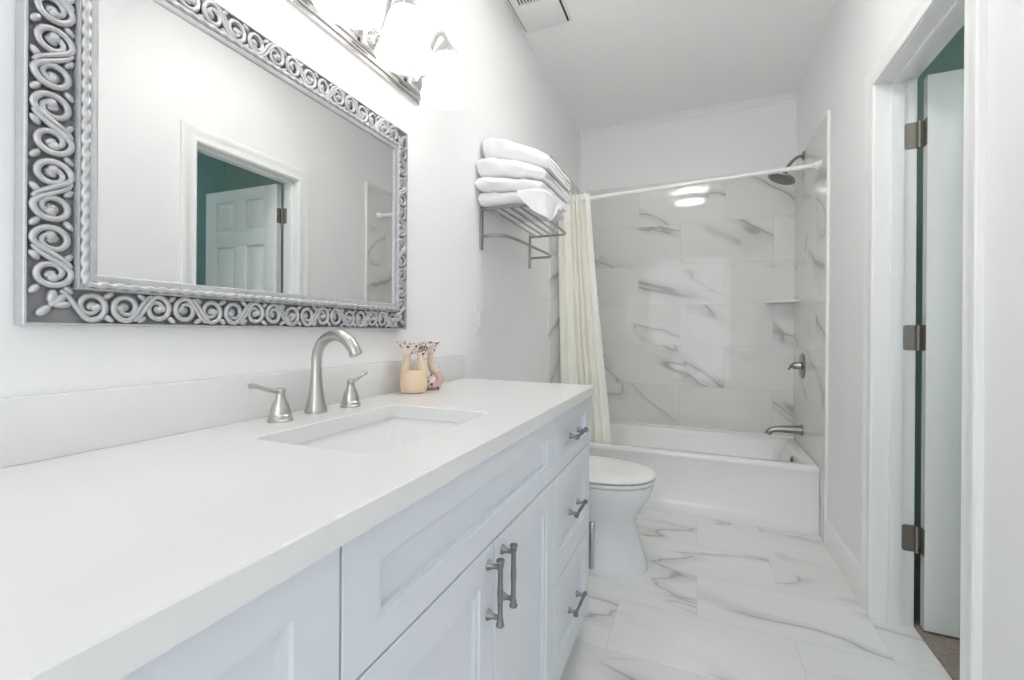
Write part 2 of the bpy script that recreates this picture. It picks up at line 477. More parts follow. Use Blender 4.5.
# countertop with the sink cut out
CT, CB = .898, .866
CX1, CY0, CY1 = .555, -.065, 1.5905
SX0, SX1, SY0, SY1 = .167, .443, .545, .945
def rrect(x0, x1, y0, y1, r, z, n=6):
    out = []
    for cx_, cy_, a0 in ((x1 - r, y1 - r, 0), (x0 + r, y1 - r, 90), (x0 + r, y0 + r, 180), (x1 - r, y0 + r, 270)):
        for k in range(n + 1):
            a = radians(a0 + 90 * k / n); out.append(Vector((cx_ + r * cos(a), cy_ + r * sin(a), z)))
    return out
b = B(); e = .002
loft(b, [rrect(0.001, CX1, CY0, CY1, .003, CB), rrect(.001, CX1, CY0, CY1, .003, CT - e), rrect(.001 + e, CX1 - e, CY0 + e, CY1 - e, .003, CT),
         rrect(SX0 - e, SX1 + e, SY0 - e, SY1 + e, .018, CT), rrect(SX0, SX1, SY0, SY1, .018, CT - e), rrect(SX0, SX1, SY0, SY1, .018, CB)], loop=True)
o = obj('countertop', b, QUARTZ); tag(o, 'long white quartz countertop lying on the grey vanity cabinet', 'countertop')
b = B(); box(b, .001, .021, CY0, CY1, CT + .0002, .992, .0015)
o = obj('backsplash', b, QUARTZ); tag(o, 'low white quartz backsplash strip standing along the wall behind the faucet', 'backsplash')
# sink
snk = thing('undermount_sink', ((SX0 + SX1) / 2, (SY0 + SY1) / 2, .73), 'white rectangular undermount sink let into the quartz countertop', 'sink')
b = B(); g = .008; zt = CB - .0005
loft(b, [rrect(SX0 - .03, SX1 + .03, SY0 - .03, SY1 + .03, .03, zt), rrect(SX0 - g, SX1 + g, SY0 - g, SY1 + g, .03, zt), rrect(SX0 - g + .002, SX1 + g - .002, SY0 - g + .002, SY1 + g - .002, .03, zt - .006),
         rrect(SX0 + .004, SX1 - .004, SY0 + .012, SY1 - .012, .035, .80), rrect(SX0 + .02, SX1 - .02, SY0 + .035, SY1 - .035, .045, .745), rrect(SX0 + .05, SX1 - .05, SY0 + .08, SY1 - .08, .04, .732),
         rrect(SX0 + .11, SX1 - .11, SY0 + .17, SY1 - .17, .03, .728)], cap0=False)
obj('basin', b, TUBM, snk)
b = B(); lathe(b, [(.0, .7283), (.02, .7283), (.024, .730), (.024, .7325), (.010, .7335), (.0, .7335)], 24, Matrix.Translation(((SX0 + SX1) / 2, (SY0 + SY1) / 2, 0)), False, False)
obj('drain', b, NICKEL, snk)

# faucet
fc = thing('faucet', (.075, .775, CT), 'brushed nickel three-piece faucet with high arched spout behind the sink', 'faucet')
b = B()
FXX, FYY = .073, .778
lathe(b, [(.0245, CT), (.025, CT + .004), (.0235, CT + .010), (.0185, CT + .03), (.0150, CT + .055), (.0122, CT + .08), (.0112, CT + .100)], 24, Matrix.Translation((FXX, FYY, 0)))
ar = .059; zc = 1.019
path = [(FXX, FYY, CT + .098), (FXX, FYY, zc - .005)] + [(FXX + ar - ar * cos(radians(a)), FYY, zc + ar * sin(radians(a))) for a in range(0, 144, 11)]
tip = (FXX + ar - ar * cos(radians(150)) + .003, FYY, zc + ar * sin(radians(150)) - .004)
path += [tip, (tip[0] + .005, FYY, tip[2] - .010)]
n_ = len(path); rr = [.0112 + .0034 * (k / (n_ - 1)) ** 1.2 for k in range(n_)]
tube(b, path, rr, 18)
tube(b, [(FXX, FYY, CT + .088), (FXX, FYY, CT + .090)], .0122, 20)
obj('spout', b, NICKEL, fc)
for hx, hy, sg in ((.085, .672, -1), (.088, .874, 1)):
    b = B()
    lathe(b, [(.0245, CT), (.025, CT + .004), (.0225, CT + .006), (.0225, CT + .013), (.0205, CT + .015), (.0195, CT + .024), (.0150, CT + .038), (.0105, CT + .048), (.0092, CT + .054), (.0092, CT + .061), (.0105, CT + .063), (.0100, CT + .068), (.004, CT + .070)], 24, Matrix.Translation((hx, hy, 0)))
    h = obj('handle', b, NICKEL, fc)
    b = B()
    pts = smooth_path([(hx, hy - sg * .004, CT + .064), (hx, hy + sg * .014, CT + .065), (hx - .003, hy + sg * .034, CT + .071), (hx - .006, hy + sg * .052, CT + .078), (hx - .008, hy + sg * .062, CT + .079)], 5)
    n = len(pts); rings = []
    for k, (p, t, a, c) in enumerate(frames(pts)):
        q = k / (n - 1); wz = .0078 - .003 * sin(q * pi) ; wy = .0068 - .0026 * sin(q * pi * .9)
        side = Vector((1, 0, 0)); up = t.cross(side).normalized()
        rings.append([p + side * cos(2 * pi * i / 12) * wz + up * sin(2 * pi * i / 12) * wy for i in range(12)])
    loft(b, rings)
    obj('lever', b, NICKEL, h)

# ------------------------------------------------------------------ MIRROR
MY0, MY1, MZ0, MZ1 = .306, 1.190, 1.0936, 1.726
mir = thing('wall_mirror', (0, (MY0 + MY1) / 2, MZ0), 'large wall mirror in ornate silver scrollwork frame above the sink', 'mirror')
def around(bm, prof):
    """sweep (inset, standoff) profile round the mirror rectangle"""
    rings = []
    for sy, sz in ((0, 0), (1, 0), (1, 1), (0, 1)):
        rings.append([Vector((h, MY1 - d if sy else MY0 + d, MZ1 - d if sz else MZ0 + d)) for d, h in prof])
    loft(bm, rings, loop=True)
b = B(); around(b, [(0, .002), (0, .0255), (.0012, .027), (.0035, .027), (.005, .024), (.005, .002)]); obj('outer_border', b, SILVER, mir)
b = B(); around(b, [(.005, .003), (.005, .0180), (.056, .0205), (.056, .003)]); obj('recess', b, SILVERD, mir, 'dark ground behind the silver scrolls')
b = B(); around(b, [(.0545, .003), (.0545, .034), (.0555, .0365), (.0575, .0365), (.059, .034), (.0665, .036), (.068, .0385), (.0700, .039), (.0770, .0370), (.0785, .036), (.0785, .003)]); obj('inner_border', b, SILVER, mir)
# rope bead
b = B(); d = .0630; P = [(MY0 + d, MZ0 + d), (MY1 - d, MZ0 + d), (MY1 - d, MZ1 - d), (MY0 + d, MZ1 - d)]
for i in range(4):
    (ya, za), (yb, zb) = P[i], P[(i + 1) % 4]
    Lr = sqrt((yb - ya) ** 2 + (zb - za) ** 2); dy, dz = (yb - ya) / Lr, (zb - za) / Lr
    K = int(Lr / .0028); rings = []
    for k in range(K + 1):
        s = Lr * k / K; ring = []
        for j in range(12):
            th = 2 * pi * j / 12
            r_ = .0050 * (1 + .24 * cos(2 * th - 2 * pi * s / .0205))
            oy, oz = -dz, dy
            ring.append(Vector((.0375 + r_ * sin(th), ya + dy * s + oy * r_ * cos(th), za + dz * s + oz * r_ * cos(th))))
        rings.append(ring)
    loft(b, rings)
obj('rope_bead', b, SILVER, mir, ang=60)
# scrolls
def scroll_strip(bm, org, du, dv, length):
    """alternating spirals joined by S-curves; du runs along the strip, dv from its outer to its inner side"""
    n = max(2, round(length / .047)); un = length / n; c = .0300; r0 = .0212
    ax = Vector((1, 0, 0)); an = atan2(du.z, du.y)
    P_ = lambda s, t, h: org + du * s + dv * t + ax * h
    for k in range(n):
        s0 = un * (k + .5); m1 = 1 if k % 2 == 0 else -1; m2 = 1 if (k // 2) % 2 == 0 else -1
        pts, rad = [], []
        for q in range(8, 0, -1):
            a = q / 8
            pts.append(P_(s0 - m1 * un * .80 * a, c - m2 * r0 * cos(pi * a * .97), .0275)); rad.append(.0046 - .0016 * a)
        for q in range(25):
            a = q / 24; th = -pi / 2 + a * 1.22 * 2 * pi; r_ = r0 * (.36 + .64 * (1 - a) ** .75)
            pts.append(P_(s0 + m1 * r_ * cos(th) * .93, c + m2 * r_ * sin(th), .0275 - .003 * a)); rad.append(.0047 - .0006 * a)
        tube(bm, pts, rad, 7)
        ellipsoid(bm, pts[-1], (.006, .0075, .0075), u=10, v=7)
        ellipsoid(bm, P_(s0 + m1 * .002, c + m2 * .001, .0225), (.005, .0085, .0065), Matrix.Rotation(an + radians(50 * m1 * m2), 4, 'X'), 10, 7)
        for sg in (-1, 1):
            ellipsoid(bm, P_(s0 + un * .5, c + sg * .0185, .0245), (.0055, .0088, .0048), Matrix.Rotation(an + radians(40 * sg * m1), 4, 'X'), 10, 7)
b = B(); Y_, Z_ = Vector((0, 1, 0)), Vector((0, 0, 1))
k_ = .052
scroll_strip(b, Vector((0, MY0 + k_, MZ0)), Y_, Z_, MY1 - MY0 - 2 * k_)
scroll_strip(b, Vector((0, MY1 - k_, MZ1)), -Y_, -Z_, MY1 - MY0 - 2 * k_)
scroll_strip(b, Vector((0, MY0, MZ1 - k_)), -Z_, Y_, MZ1 - MZ0 - 2 * k_)
scroll_strip(b, Vector((0, MY1, MZ0 + k_)), Z_, -Y_, MZ1 - MZ0 - 2 * k_)
for y_, sy in ((MY0, 1), (MY1, -1)):                    # corner leaves
    for z_, sz in ((MZ0, 1), (MZ1, -1)):
        for a, rr_ in ((45, .022), (5, .016), (85, .016), (225, .014)):
            cy_, cz_ = y_ + sy * (.030 + .012 * cos(radians(a))), z_ + sz * (.030 + .012 * sin(radians(a)))
            ellipsoid(b, (.024, cy_, cz_), (.0065, rr_ * .75, .0062), Matrix.Rotation(radians(a) if sy * sz > 0 else radians(180 - a), 4, 'X'), 12, 7)
obj('scrollwork', b, SILVER, mir, 'raised silver scrolls', ang=60)
b = B(); ga, gb = MY0 + .0775, MY1 - .0775
loft(b, [[Vector((x, y, z)) for x, y in ((.004, ga), (.0356, ga), (.0316, gb), (.004, gb))] for z in (MZ0 + .0775, MZ1 - .0775)]); obj('glass', b, MIRROR, mir)

# ------------------------------------------------------------------ VANITY LIGHT
lamps_y = [1.203, .992, .781, .570, .359]
vl = thing('vanity_light', (0, .78, 1.9), 'brushed nickel wall light bar with frosted bell shades above the mirror', 'wall light')
b = B(); by0, by1 = .285, 1.277
steps = [(0, 1.862, 1.962, .010), (.008, 1.872, 1.952, .020), (.017, 1.884, 1.940, .030), (.025, 1.895, 1.929, .036)]
for o_, z0, z1, x1 in steps: box(b, .0005, x1, by0 + o_, by1 - o_, z0, z1, .003)
obj('backplate', b, POLISH, vl)
for y_ in lamps_y:
    b = B()
    box(b, .034, .045, y_ - .034, y_ + .034, 1.880, 1.946, .004)
    lathe(b, [(.016, 0), (.016, .006), (.010, .012), (.0065, .018)], 16, Matrix.Translation((.044, y_, 1.912)) @ Matrix.Rotation(radians(90), 4, 'Y'))
    tube(b, smooth_path([(.058, y_, 1.912), (.078, y_, 1.916), (.094, y_, 1.945), (.104, y_, 1.990), (.122, y_, 2.024), (.142, y_, 2.030), (.156, y_, 2.012), (.16, y_, 1.992)], 5), .0058, 10)
    arm = obj('arm', b, POLISH, vl)
    b = B()
    lathe(b, [(.006, 2.0), (.010, 1.998), (.014, 1.99), (.020, 1.984), (.030, 1.970), (.036, 1.957), (.038, 1.948), (.033, 1.948), (.0, 1.956)], 24, Matrix.Translation((.16, y_, 0)), False, False)
    for a in (60, 180, 300):
        ellipsoid(b, (.16 + .040 * cos(radians(a)), y_ + .040 * sin(radians(a)), 1.953), (.004, .004, .004), u=8, v=6)
    obj('shade_holder', b, POLISH, vl)
    b = B()
    outer = [(.030, 1.962), (.036, 1.952), (.046, 1.935), (.053, 1.912), (.058, 1.888), (.063, 1.866), (.071, 1.848), (.077, 1.836), (.0785, 1.828), (.077, 1.823)]
    inner = [(r - .004, z + .001) for r, z in outer[::-1]]
    lathe(b, outer + inner, 32, Matrix.Translation((.16, y_, 0)), False, False)
    obj('lamp_shade', b, SHADEM, vl, 'lit frosted glass bell shade', ang=70)
    b = B(); lathe(b, [(.0, 1.955), (.013, 1.955), (.013, 1.93), (.018, 1.91), (.028, 1.885), (.030, 1.868), (.024, 1.850), (.012, 1.842), (0, 1.840)], 20, Matrix.Translation((.16, y_, 0)), False, False)
    obj('bulb', b, SHADEM, vl, 'glowing bulb')

# flush ceiling lamp (mirrored in the wall tiles)
cl = thing('ceiling_light', (.80, 1.57, ZC), 'round semi-flush ceiling light above the floor, mirrored in the shower tiles', 'ceiling light')
Mc = Matrix.Translation((.80, 1.57, 0))
b = B(); lathe(b, [(.0, ZC), (.070, ZC - .0003), (.072, ZC - .010), (.06, ZC - .022), (.020, ZC - .028), (.012, ZC - .04), (.012, ZC - 0.055), (.05, ZC - 0.065), (.0, ZC - 0.070)], 36, Mc, False, False); obj('canopy', b, POLISH, cl)
b = B(); lathe(b, [(.0, ZC - 0.055), (.10, ZC - 0.058), (.150, ZC - 0.065), (.156, ZC - 0.075), (.156, ZC - 0.110), (.150, ZC - 0.120), (.11, ZC - 0.128), (0, ZC - 0.134)], 36, Mc, False, False); obj('lamp_shade', b, DOMEM, cl, 'lit frosted glass bowl')
b = B(); lathe(b, [(.158, ZC - 0.058), (.164, ZC - 0.058), (.166, ZC - 0.062), (.166, ZC - 0.120), (.164, ZC - 0.124), (.158, ZC - 0.124)], 40, Mc, False, False); obj('band', b, POLISH, cl, 'polished metal band added to block sideways lamp light')  # added to keep the lamp's sideways light off the upper walls

bl = thing('ceiling_light', (2.45, .70, ZC), 'unseen lamp added to brighten the teal room beyond the open door', 'ceiling light')  # unseen lamp, added to raise the light in the teal room
Mc = Matrix.Translation((2.45, .70, 0))
b = B(); lathe(b, [(.0, ZC), (.165, ZC - .0003), (.168, ZC - .012), (.160, ZC - .026), (0, ZC - .026)], 36, Mc, False, False); obj('canopy', b, POLISH, bl)
b = B(); lathe(b, [(.150, ZC - .026), (.147, ZC - .042), (.130, ZC - .062), (.095, ZC - .080), (.045, ZC - .090), (0, ZC - .092)], 36, Mc, False, False); obj('lamp_shade', b, emit('bedroom fill glow', (1, 1, 1), 11), bl, 'glowing bowl of the added lamp')

# ------------------------------------------------------------------ EXHAUST FAN
ef = thing('exhaust_fan', (.135, 2.1, ZC), 'square white exhaust fan grille set in the ceiling by the wall', 'exhaust fan')
ey0, ey1, ex0, ex1 = 1.955, 2.285, .004, .272
b = B(); zt = ZC - .0002
box(b, ex0, ex1, ey0, ey1, ZC - .006, zt, .002); obj('flange', b, PLASTIC, ef)
b = B(); box(b, ex0 + .012, ex1 - .012, ey0 + .012, ey1 - .014, ZC - .0075, ZC - .005); obj('gap_shade', b, SHADOWM, ef, 'dark slab for the shaded gap around the fan cover')  # thin slab, painted dark for the shade in the gaps
b = B(); cx0, cx1 = ex0 + .020, ex1 - .021
box(b, cx0, cx1, 2.068, ey1 - .012, ZC - .018, ZC - .007, .002)
box(b, cx0, cx0 + .028, ey0 + .014, 2.07, ZC - .018, ZC - .007, .002); box(b, cx1 - .06, cx1, ey0 + .014, 2.07, ZC - .018, ZC - .007, .002)
for k in range(9):
    x_ = cx0 + .028 + k * .0155
    box(b, x_, x_ + .006, ey0 + .014, 2.07, ZC - .017, ZC - .009)
box(b, cx0, cx1, ey0 + .014, ey0 + .024, ZC - .018, ZC - .007, .002)
obj('cover', b, PLASTIC, ef)

# ------------------------------------------------------------------ TOWEL RACK AND TOWELS
tr = thing('towel_rack', (0, 2.06, 1.45), 'brushed nickel hotel towel rack on the wall carrying folded white towels', 'towel rack')
RY0, RY1, RZ = 1.765, 2.385, 1.632
for y_ in (RY0, RY1):
    b = B(); box(b, .0005, .010, y_ - .011, y_ + .011, 1.452, 1.645, .003); obj('wall_post', b, RACKM, tr)
b = B(); r = .045
pth = [(.009, RY0, RZ), (.10, RY0, RZ), (.225 - r, RY0, RZ)] + [(.225 - r + r * sin(radians(a)), RY0 + r - r * cos(radians(a)), RZ) for a in range(15, 91, 15)] + [(.225, 2.0, RZ)] + [(.225 - r + r * cos(radians(a)), RY1 - r + r * sin(radians(a)), RZ) for a in range(0, 91, 15)] + [(.10, RY1, RZ), (.009, RY1, RZ)]
tube(b, pth, .0065, 10); obj('shelf_rail', b, RACKM, tr)
for x_ in (.045, .09, .135, .18):
    b = B(); tube(b, [(x_, RY0, RZ), (x_, RY1, RZ)], .0045, 8); obj('slat', b, RACKM, tr)
b = B()
tube(b, smooth_path([(.009, RY0, 1.512), (.06, RY0 + .002, 1.512), (.108, RY0 + .03, 1.512), (.125, RY0 + .10, 1.512), (.134, 2.0, 1.512), (.142, 2.22, 1.512), (.146, 2.33, 1.512), (.138, 2.365, 1.512), (.11, RY1 - .004, 1.512), (.06, RY1, 1.512), (.009, RY1, 1.512)], 6), .0068, 10)
obj('towel_bar', b, RACKM, tr)

def towel(name_seed, y0, y1, xa, xb, zb, zt, skew, slots, label):
    """folded towel: rounded fold on the near side, layer ends to the right; zb, zt(q) along x with q 0..1"""
    b = B(); NX = 26
    prof = []   # (y fraction metres from y0, w 0..1)
    Ld = y1 - y0
    for k in range(9):
        a = radians(-90 - 180 * k / 8)
        prof.append((.042 + .042 * cos(a), .5 + .5 * sin(a)))
    for k in range(1, 9): prof.append((.042 + (Ld - .05) * k / 8, 1.0))
    for (w0, w1) in slots:
        prof += [(Ld - .004, w1 + .04), (Ld, w1 + .02), (Ld - .004, w1)]
        for k in range(1, 8): prof.append((Ld - .004 - (Ld - .035) * k / 7, w1))
        prof.append((.030, (w0 + w1) / 2))
        for k in range(7, 0, -1): prof.append((Ld - .004 - (Ld - .035) * k / 7, w0))
        prof += [(Ld - .004, w0), (Ld, w0 - .02)]
    for k in range(8, 0, -1): prof.append((.042 + (Ld - .05) * k / 8, 0.0))
    rings = []
    for i in range(NX + 1):
        q = i / NX; x = xa + (xb - xa) * q
        fl = 1 - .22 * max(0, (q - .9) / .1) ** 2 - .12 * max(0, (.06 - q) / .06) ** 2
        z0, z1 = zb(q), zt(q); ring = []
        for yy, w in prof:
            p = Vector((x, y0 + yy + skew * q, z0 + (z1 - z0) * (.5 + (w - .5) * fl)))
            nz = noise.noise_vector(Vector((x * 16, yy * 16 + name_seed * 7, w * 3 + name_seed)))
            n2 = noise.noise_vector(Vector((x * 55, yy * 55 + name_seed * 3, w * 8)))
            damp = 1 if .02 < w < .98 else .6
            p += Vector((nz.x * .005, nz.y * .010 + n2.y * .004, nz.z * .0065 * damp + n2.z * .003))
            ring.append(p)
        rings.append(ring)
    loft(b, rings)
    o = obj('folded_towel', b, TOWELM, ang=80)
    return tag(o, label, 'towel', 'folded white towels on the rack')
lin = lambda a, c, p=1.6: (lambda q: a + (c - a) * q ** p)
Lv = [(1.640, 1.640), (1.700, 1.676), (1.764, 1.720), (1.852, 1.776), (1.950, 1.842)]
L2 = [(1.640, 1.640), (1.698, 1.672), (1.762, 1.716), (1.850, 1.772), (1.950, 1.842)]
sl1 = [(.60, .68), (.28, .36)]; sl2 = [(.46, .56)]
towel(1, 1.712, 2.09, .012, .285, lin(*Lv[0]), lin(*L2[1]), .02, sl2, 'white folded towel lying on the rack, lowest of the stack of four')
towel(2, 1.700, 2.09, .008, .300, lin(*Lv[1]), lin(*L2[2]), .02, sl2, 'white folded towel with crumpled near edge, second from the bottom of the stack')
towel(3, 1.705, 2.10, .010, .305, lin(*Lv[2]), lin(*L2[3]), .02, sl1, 'thick white folded towel directly under the top one of the stack')
towel(4, 1.742, 2.10, .020, .312, lin(*Lv[3]), lin(*L2[4]), .03, sl1, 'plump white folded towel on top of the stack')
# hand towel tucked over the front rail, hanging loose
b = B(); NU, NV = 30, 16; rows = []
def flap_path(u):                                   # round the near front corner of the stack
    L1, L2, r = .085, .22, .03
    d = u * (L1 + L2 + r * pi / 2)
    if d < L1: return Vector((.205 + d, 1.694, 0)), Vector((0, -1, 0))
    if d < L1 + r * pi / 2:
        a = (d - L1) / r; return Vector((.29 + r * sin(a), 1.694 + r - r * cos(a), 0)), Vector((sin(a), -cos(a), 0))
    return Vector((.29 + r, 1.694 + r + d - L1 - r * pi / 2, 0)), Vector((1, 0, 0))
for j in range(NV + 1):
    v = j / NV; row = []
    for i in range(NU + 1):
        u = i / NU
        p, nn = flap_path(u)
        hang = .012 + .095 * max(0, sin(pi * min(1, u * 1.25) ** 1.1)) ** .8 * (1 if u < .8 else 1) + .030 * u
        if v < .3: q = p - nn * (.030 * (1 - v / .3)); z = 1.672 + .002 * sin(9 * u)
        else:
            w = (v - .3) / .7; q = p + nn * (.004 + .006 * sin(14 * u + 2 * w) * w); z = 1.670 - hang * w
        row.append(Vector((q.x, q.y, z + .003 * sin(11 * u + 3 * v))))
    rows.append(row)
t = bmesh.new(); V = [[t.verts.new(p) for p in r_] for r_ in rows]
for j in range(NV):
    for i in range(NU): t.faces.new((V[j][i], V[j][i + 1], V[j + 1][i + 1], V[j + 1][i]))
bmesh.ops.recalc_face_normals(t, faces=t.faces[:])
bmesh.ops.solidify(t, geom=t.faces[:], thickness=.009)
merge(b, t)
o = obj('hand_towel', b, TOWELM, ang=80); tag(o, 'small white hand towel drooping over the front edge of the rack', 'towel')

# ------------------------------------------------------------------ LIGHT SWITCH
ls = thing('light_switch', (0, 1.755, 1.14), 'white rocker light switch on the wall beyond the counter end', 'light switch')
b = B(); box(b, .0005, .006, 1.712, 1.800, 1.080, 1.200, .003); obj('plate', b, PLASTIC, ls)
b = B(); box(b, .0055, .009, 1.739, 1.773, 1.107, 1.173, .001)
box(b, .008, .0115, 1.741, 1.771, 1.140, 1.171, .001); obj('rocker', b, PLASTIC, ls)

# ------------------------------------------------------------------ CERAMIC ORNAMENTS
def ruffle(bm, c, r0, r1, z0, z1, seed):
    wv = lambda k, a: (k / 5) ** 1.5 * .0075 * sin(7 * a + seed)
    prof = [(r0, z0), (r0 * 1.05, z0 + (z1 - z0) * .2), (r0 + (r1 - r0) * .45, z0 + (z1 - z0) * .5), (r0 + (r1 - r0) * .8, z0 + (z1 - z0) * .8), (r1, z1 - .002), (r1 - .003, z1), (r1 - .008, z1 - .008), (r0 * .7, z0 + .012)]
    lathe(bm, prof, 42, Matrix.Translation(c), True, True, lambda k, a: (min(k, 5) / 5) ** 1.5 * .0055 * sin(7 * a + seed))
vdir = Vector((.82, -1.13, 0)).normalized(); sdir = Vector((.81, .585, 0)).normalized()
def ornament(name, c, s_tw, label, floral_body):
    ox, oy = c
    t_ = thing(name, (ox, oy, CT), label, 'ornament')
    # rounded hollow body: slotted, two upright straps
    b = B()
    rings = []
    for r_, z in ((.022, .0), (.036, .002), (.041, .010), (.043, .024), (.042, .040), (.039, .054), (.036, .064), (.031, .071), (.022, .075), (.010, .0755)):
        rings.append([Vector((ox, oy, CT)) + s_tw * (r_ * cos(2 * pi * i / 28)) + Vector((-s_tw.y, s_tw.x, 0)) * (r_ * .85 * sin(2 * pi * i / 28)) + Vector((0, 0, z - (.010 * (1 - r_ / .031) if z > .072 else 0))) for i in range(28)])
    loft(b, rings)
    for sg in (-1, 1):
        pts = smooth_path([Vector((ox, oy, CT + .040)) + s_tw * sg * .026, Vector((ox, oy, CT + .068)) + s_tw * sg * .025, Vector((ox, oy, CT + .095)) + s_tw * sg * .0215, Vector((ox, oy, CT + .130)) + s_tw * sg * .0185], 4)
        tube(b, pts, [.0165 - .0065 * min(1, k / 10) for k in range(len(pts))], 14)
    obj('body', b, CREAM if not floral_body else FLORAL, t_, None if not floral_body else 'floral patterned lower body')
    return t_
oa = ornament('ceramic_ornament', (.083, 1.150), sdir, 'cream ceramic ornament with slotted body and floral ruffled top beside the faucet', False)
b = B(); oz = CT
ruffle(b, Vector((.083, 1.150, 0)) - sdir * .012, .017, .037, oz + .120, oz + .158, .4)
ruffle(b, Vector((.083, 1.150, 0)) + sdir * .026, .015, .029, oz + .118, oz + .152, 2.0)
obj('ruffle', b, FLORAL, oa, 'floral painted ruffled rim')
# second ornament: shoe-like, floral vamp, single stem
ox, oy = .070, 1.232
ob = thing('ceramic_ornament', (ox, oy, CT), 'pink ceramic ornament with floral front and single cream stem, farther from the faucet', 'ornament')
b = B(); rings = []
for q in range(13):
    a = q / 12; w = .030 * sin(pi * (a * .86 + .10)) ** .6; h = .018 + .036 * a ** 1.4
    cpos = Vector((ox, oy, CT)) - sdir * .045 + sdir * .092 * a
    side = Vector((-sdir.y, sdir.x, 0))
    rings.append([cpos + side * w * cos(2 * pi * i / 20) + Vector((0, 0, max(0, (h * .5 + .010 * a * a) * (1 + sin(2 * pi * i / 20))))) for i in range(20)])
loft(b, rings); obj('body', b, FLORAL, ob, 'floral painted front')
b = B(); rings = []
for q in range(9):
    a = q / 8; pp = Vector((ox, oy, CT + .012)) + sdir * (.030 + .016 * sin(a * pi)) 
    r_ = .028 - .006 * a
    rings.append([pp + Vector((0, 0, .048 * a)) + sdir * r_ * .75 * cos(2 * pi * i / 20) + Vector((-sdir.y, sdir.x, 0)) * r_ * sin(2 * pi * i / 20) for i in range(20)])
loft(b, rings); obj('heel_cup', b, PINK, ob, 'pink heel')
b = B(); pts = smooth_path([Vector((ox, oy, CT + .050)) + sdir * .036, Vector((ox, oy, CT + .072)) + sdir * .022, Vector((ox, oy, CT + .10)) + sdir * .016, Vector((ox, oy, CT + .128)) + sdir * .018], 5)
tube(b, pts, [.016 - .006 * min(1, k / 9) for k in range(len(pts))], 14); obj('stem', b, CREAM, ob, 'cream stem')
b = B(); ruffle(b, Vector((ox, oy, 0)) + sdir * .018, .013, .029, CT + .122, CT + .158, 1.1); obj('ruffle', b, FLORAL, ob, 'floral painted ruffled rim')

# ------------------------------------------------------------------ BATHTUB
TX0, TX1, TY0, TY1, TH = TT + .001, W - TT - .001, 2.844, YB - TT - .001, .3686
tb = thing('bathtub', ((TX0 + TX1) / 2, TY0, 0), 'white alcove bathtub in front of the marble tiled wall', 'bathtub')
b = B()
def rr2(x0, x1, y0, y1, r, z): return rrect(x0, x1, y0, y1, r, z, 7)
loft(b, [rr2(TX0, TX1, TY0, TY1, .004, 0), rr2(TX0, TX1, TY0, TY1, .004, .055), rr2(TX0, TX1, TY0 + .004, TY1, .004, .070), rr2(TX0, TX1, TY0 + .007, TY1, .004, .082), rr2(TX0, TX1, TY0 + .007, TY1, .004, TH - .040), rr2(TX0, TX1, TY0 + .001, TY1, .004, TH - .030),
         rr2(TX0, TX1, TY0 - .001, TY1, .006, TH - .015), rr2(TX0 + .002, TX1 - .002, TY0 + .004, TY1 - .002, .008, TH - .004), rr2(TX0 + .006, TX1 - .006, TY0 + .014, TY1 - .004, .010, TH),
         rr2(TX0 + .060, TX1 - .050, TY0 + .060, TY1 - .034, .05, TH), rr2(TX0 + .072, TX1 - .058, TY0 + .072, TY1 - .042, .06, TH - .008), rr2(TX0 + .085, TX1 - .065, TY0 + .080, TY1 - .050, .07, TH - .035),
         rr2(TX0 + .20, TX1 - .09, TY0 + .11, TY1 - .08, .10, .12), rr2(TX0 + .26, TX1 - .13, TY0 + .15, TY1 - .12, .12, .065), rr2(TX0 + .40, TX1 - .3, TY0 + .22, TY1 - .2, .10, .055)])
obj('shell', b, TUBM, tb)
b = B(); box(b, TX0, TX1, TY1 - .030, TY1, TH - .005, .389, .006); obj('back_ledge', b, TUBM, tb)
b = B(); Mx = Matrix.Translation((TX1 - .069, 3.16, .305)) @ Matrix.Rotation(radians(-97), 4, 'Y')
lathe(b, [(.0, 0), (.034, 0), (.035, .004), (.030, .008), (.0, .010)], 24, Mx, False, False)
box(b, TX1 - .088, TX1 - .076, 3.154, 3.166, .292, .328, .003); obj('overflow_plate', b, BRONZE, tb)
b = B(); lathe(b, [(0, .056), (.035, .056), (.036, .060), (.02, .063), (0, .063)], 20, Matrix.Translation((1.22, 3.18, 0)), False, False); obj('drain', b, NICKEL, tb)

# spout, valve, shower head
SY = 3.29; XW = W - TT
sp = thing('tub_spout', (XW, SY, .475), 'aged nickel tub spout sticking out of the tiled wall above the bathtub', 'tub spout')
b = B()
pts = smooth_path([(XW - .0005, SY, .478), (XW - .04, SY, .478), (XW - .09, SY, .477), (XW - .135, SY, .474), (XW - .168, SY, .466), (XW - .185, SY, .452), (XW - .189, SY, .438)], 5)
n = len(pts); tube(b, pts, [.031 - .013 * min(1, (k / (n - 1)) * 1.6) + (.002 if k > n - 3 else 0) for k in range(n)], 20)
lathe(b, [(.036, 0), (.036, .004), (.032, .008)], 24, Matrix.Translation((XW - .0005, SY, .478)) @ Matrix.Rotation(radians(-90), 4, 'Y')); obj('body', b, BRONZE, sp)
va = thing('shower_valve', (XW, SY, .885), 'aged nickel shower valve with round plate on the tiled wall above the spout', 'shower valve')
Rm = Matrix.Translation((XW - .0005, SY, .885)) @ Matrix.Rotation(radians(-90), 4, 'Y')
b = B(); lathe(b, [(.0, 0), (.082, 0), (.082, .003), (.076, .008), (.05, .011), (.034, .013), (0, .013)], 36, Rm, False, False); obj('escutcheon', b, BRONZE, va)
b = B(); lathe(b, [(.027, .010), (.027, .014), (.024, .020), (.0235, .045), (.022, .050), (.015, .056), (.012, .066), (.006, .070), (0, .071)], 24, Rm, False, False)
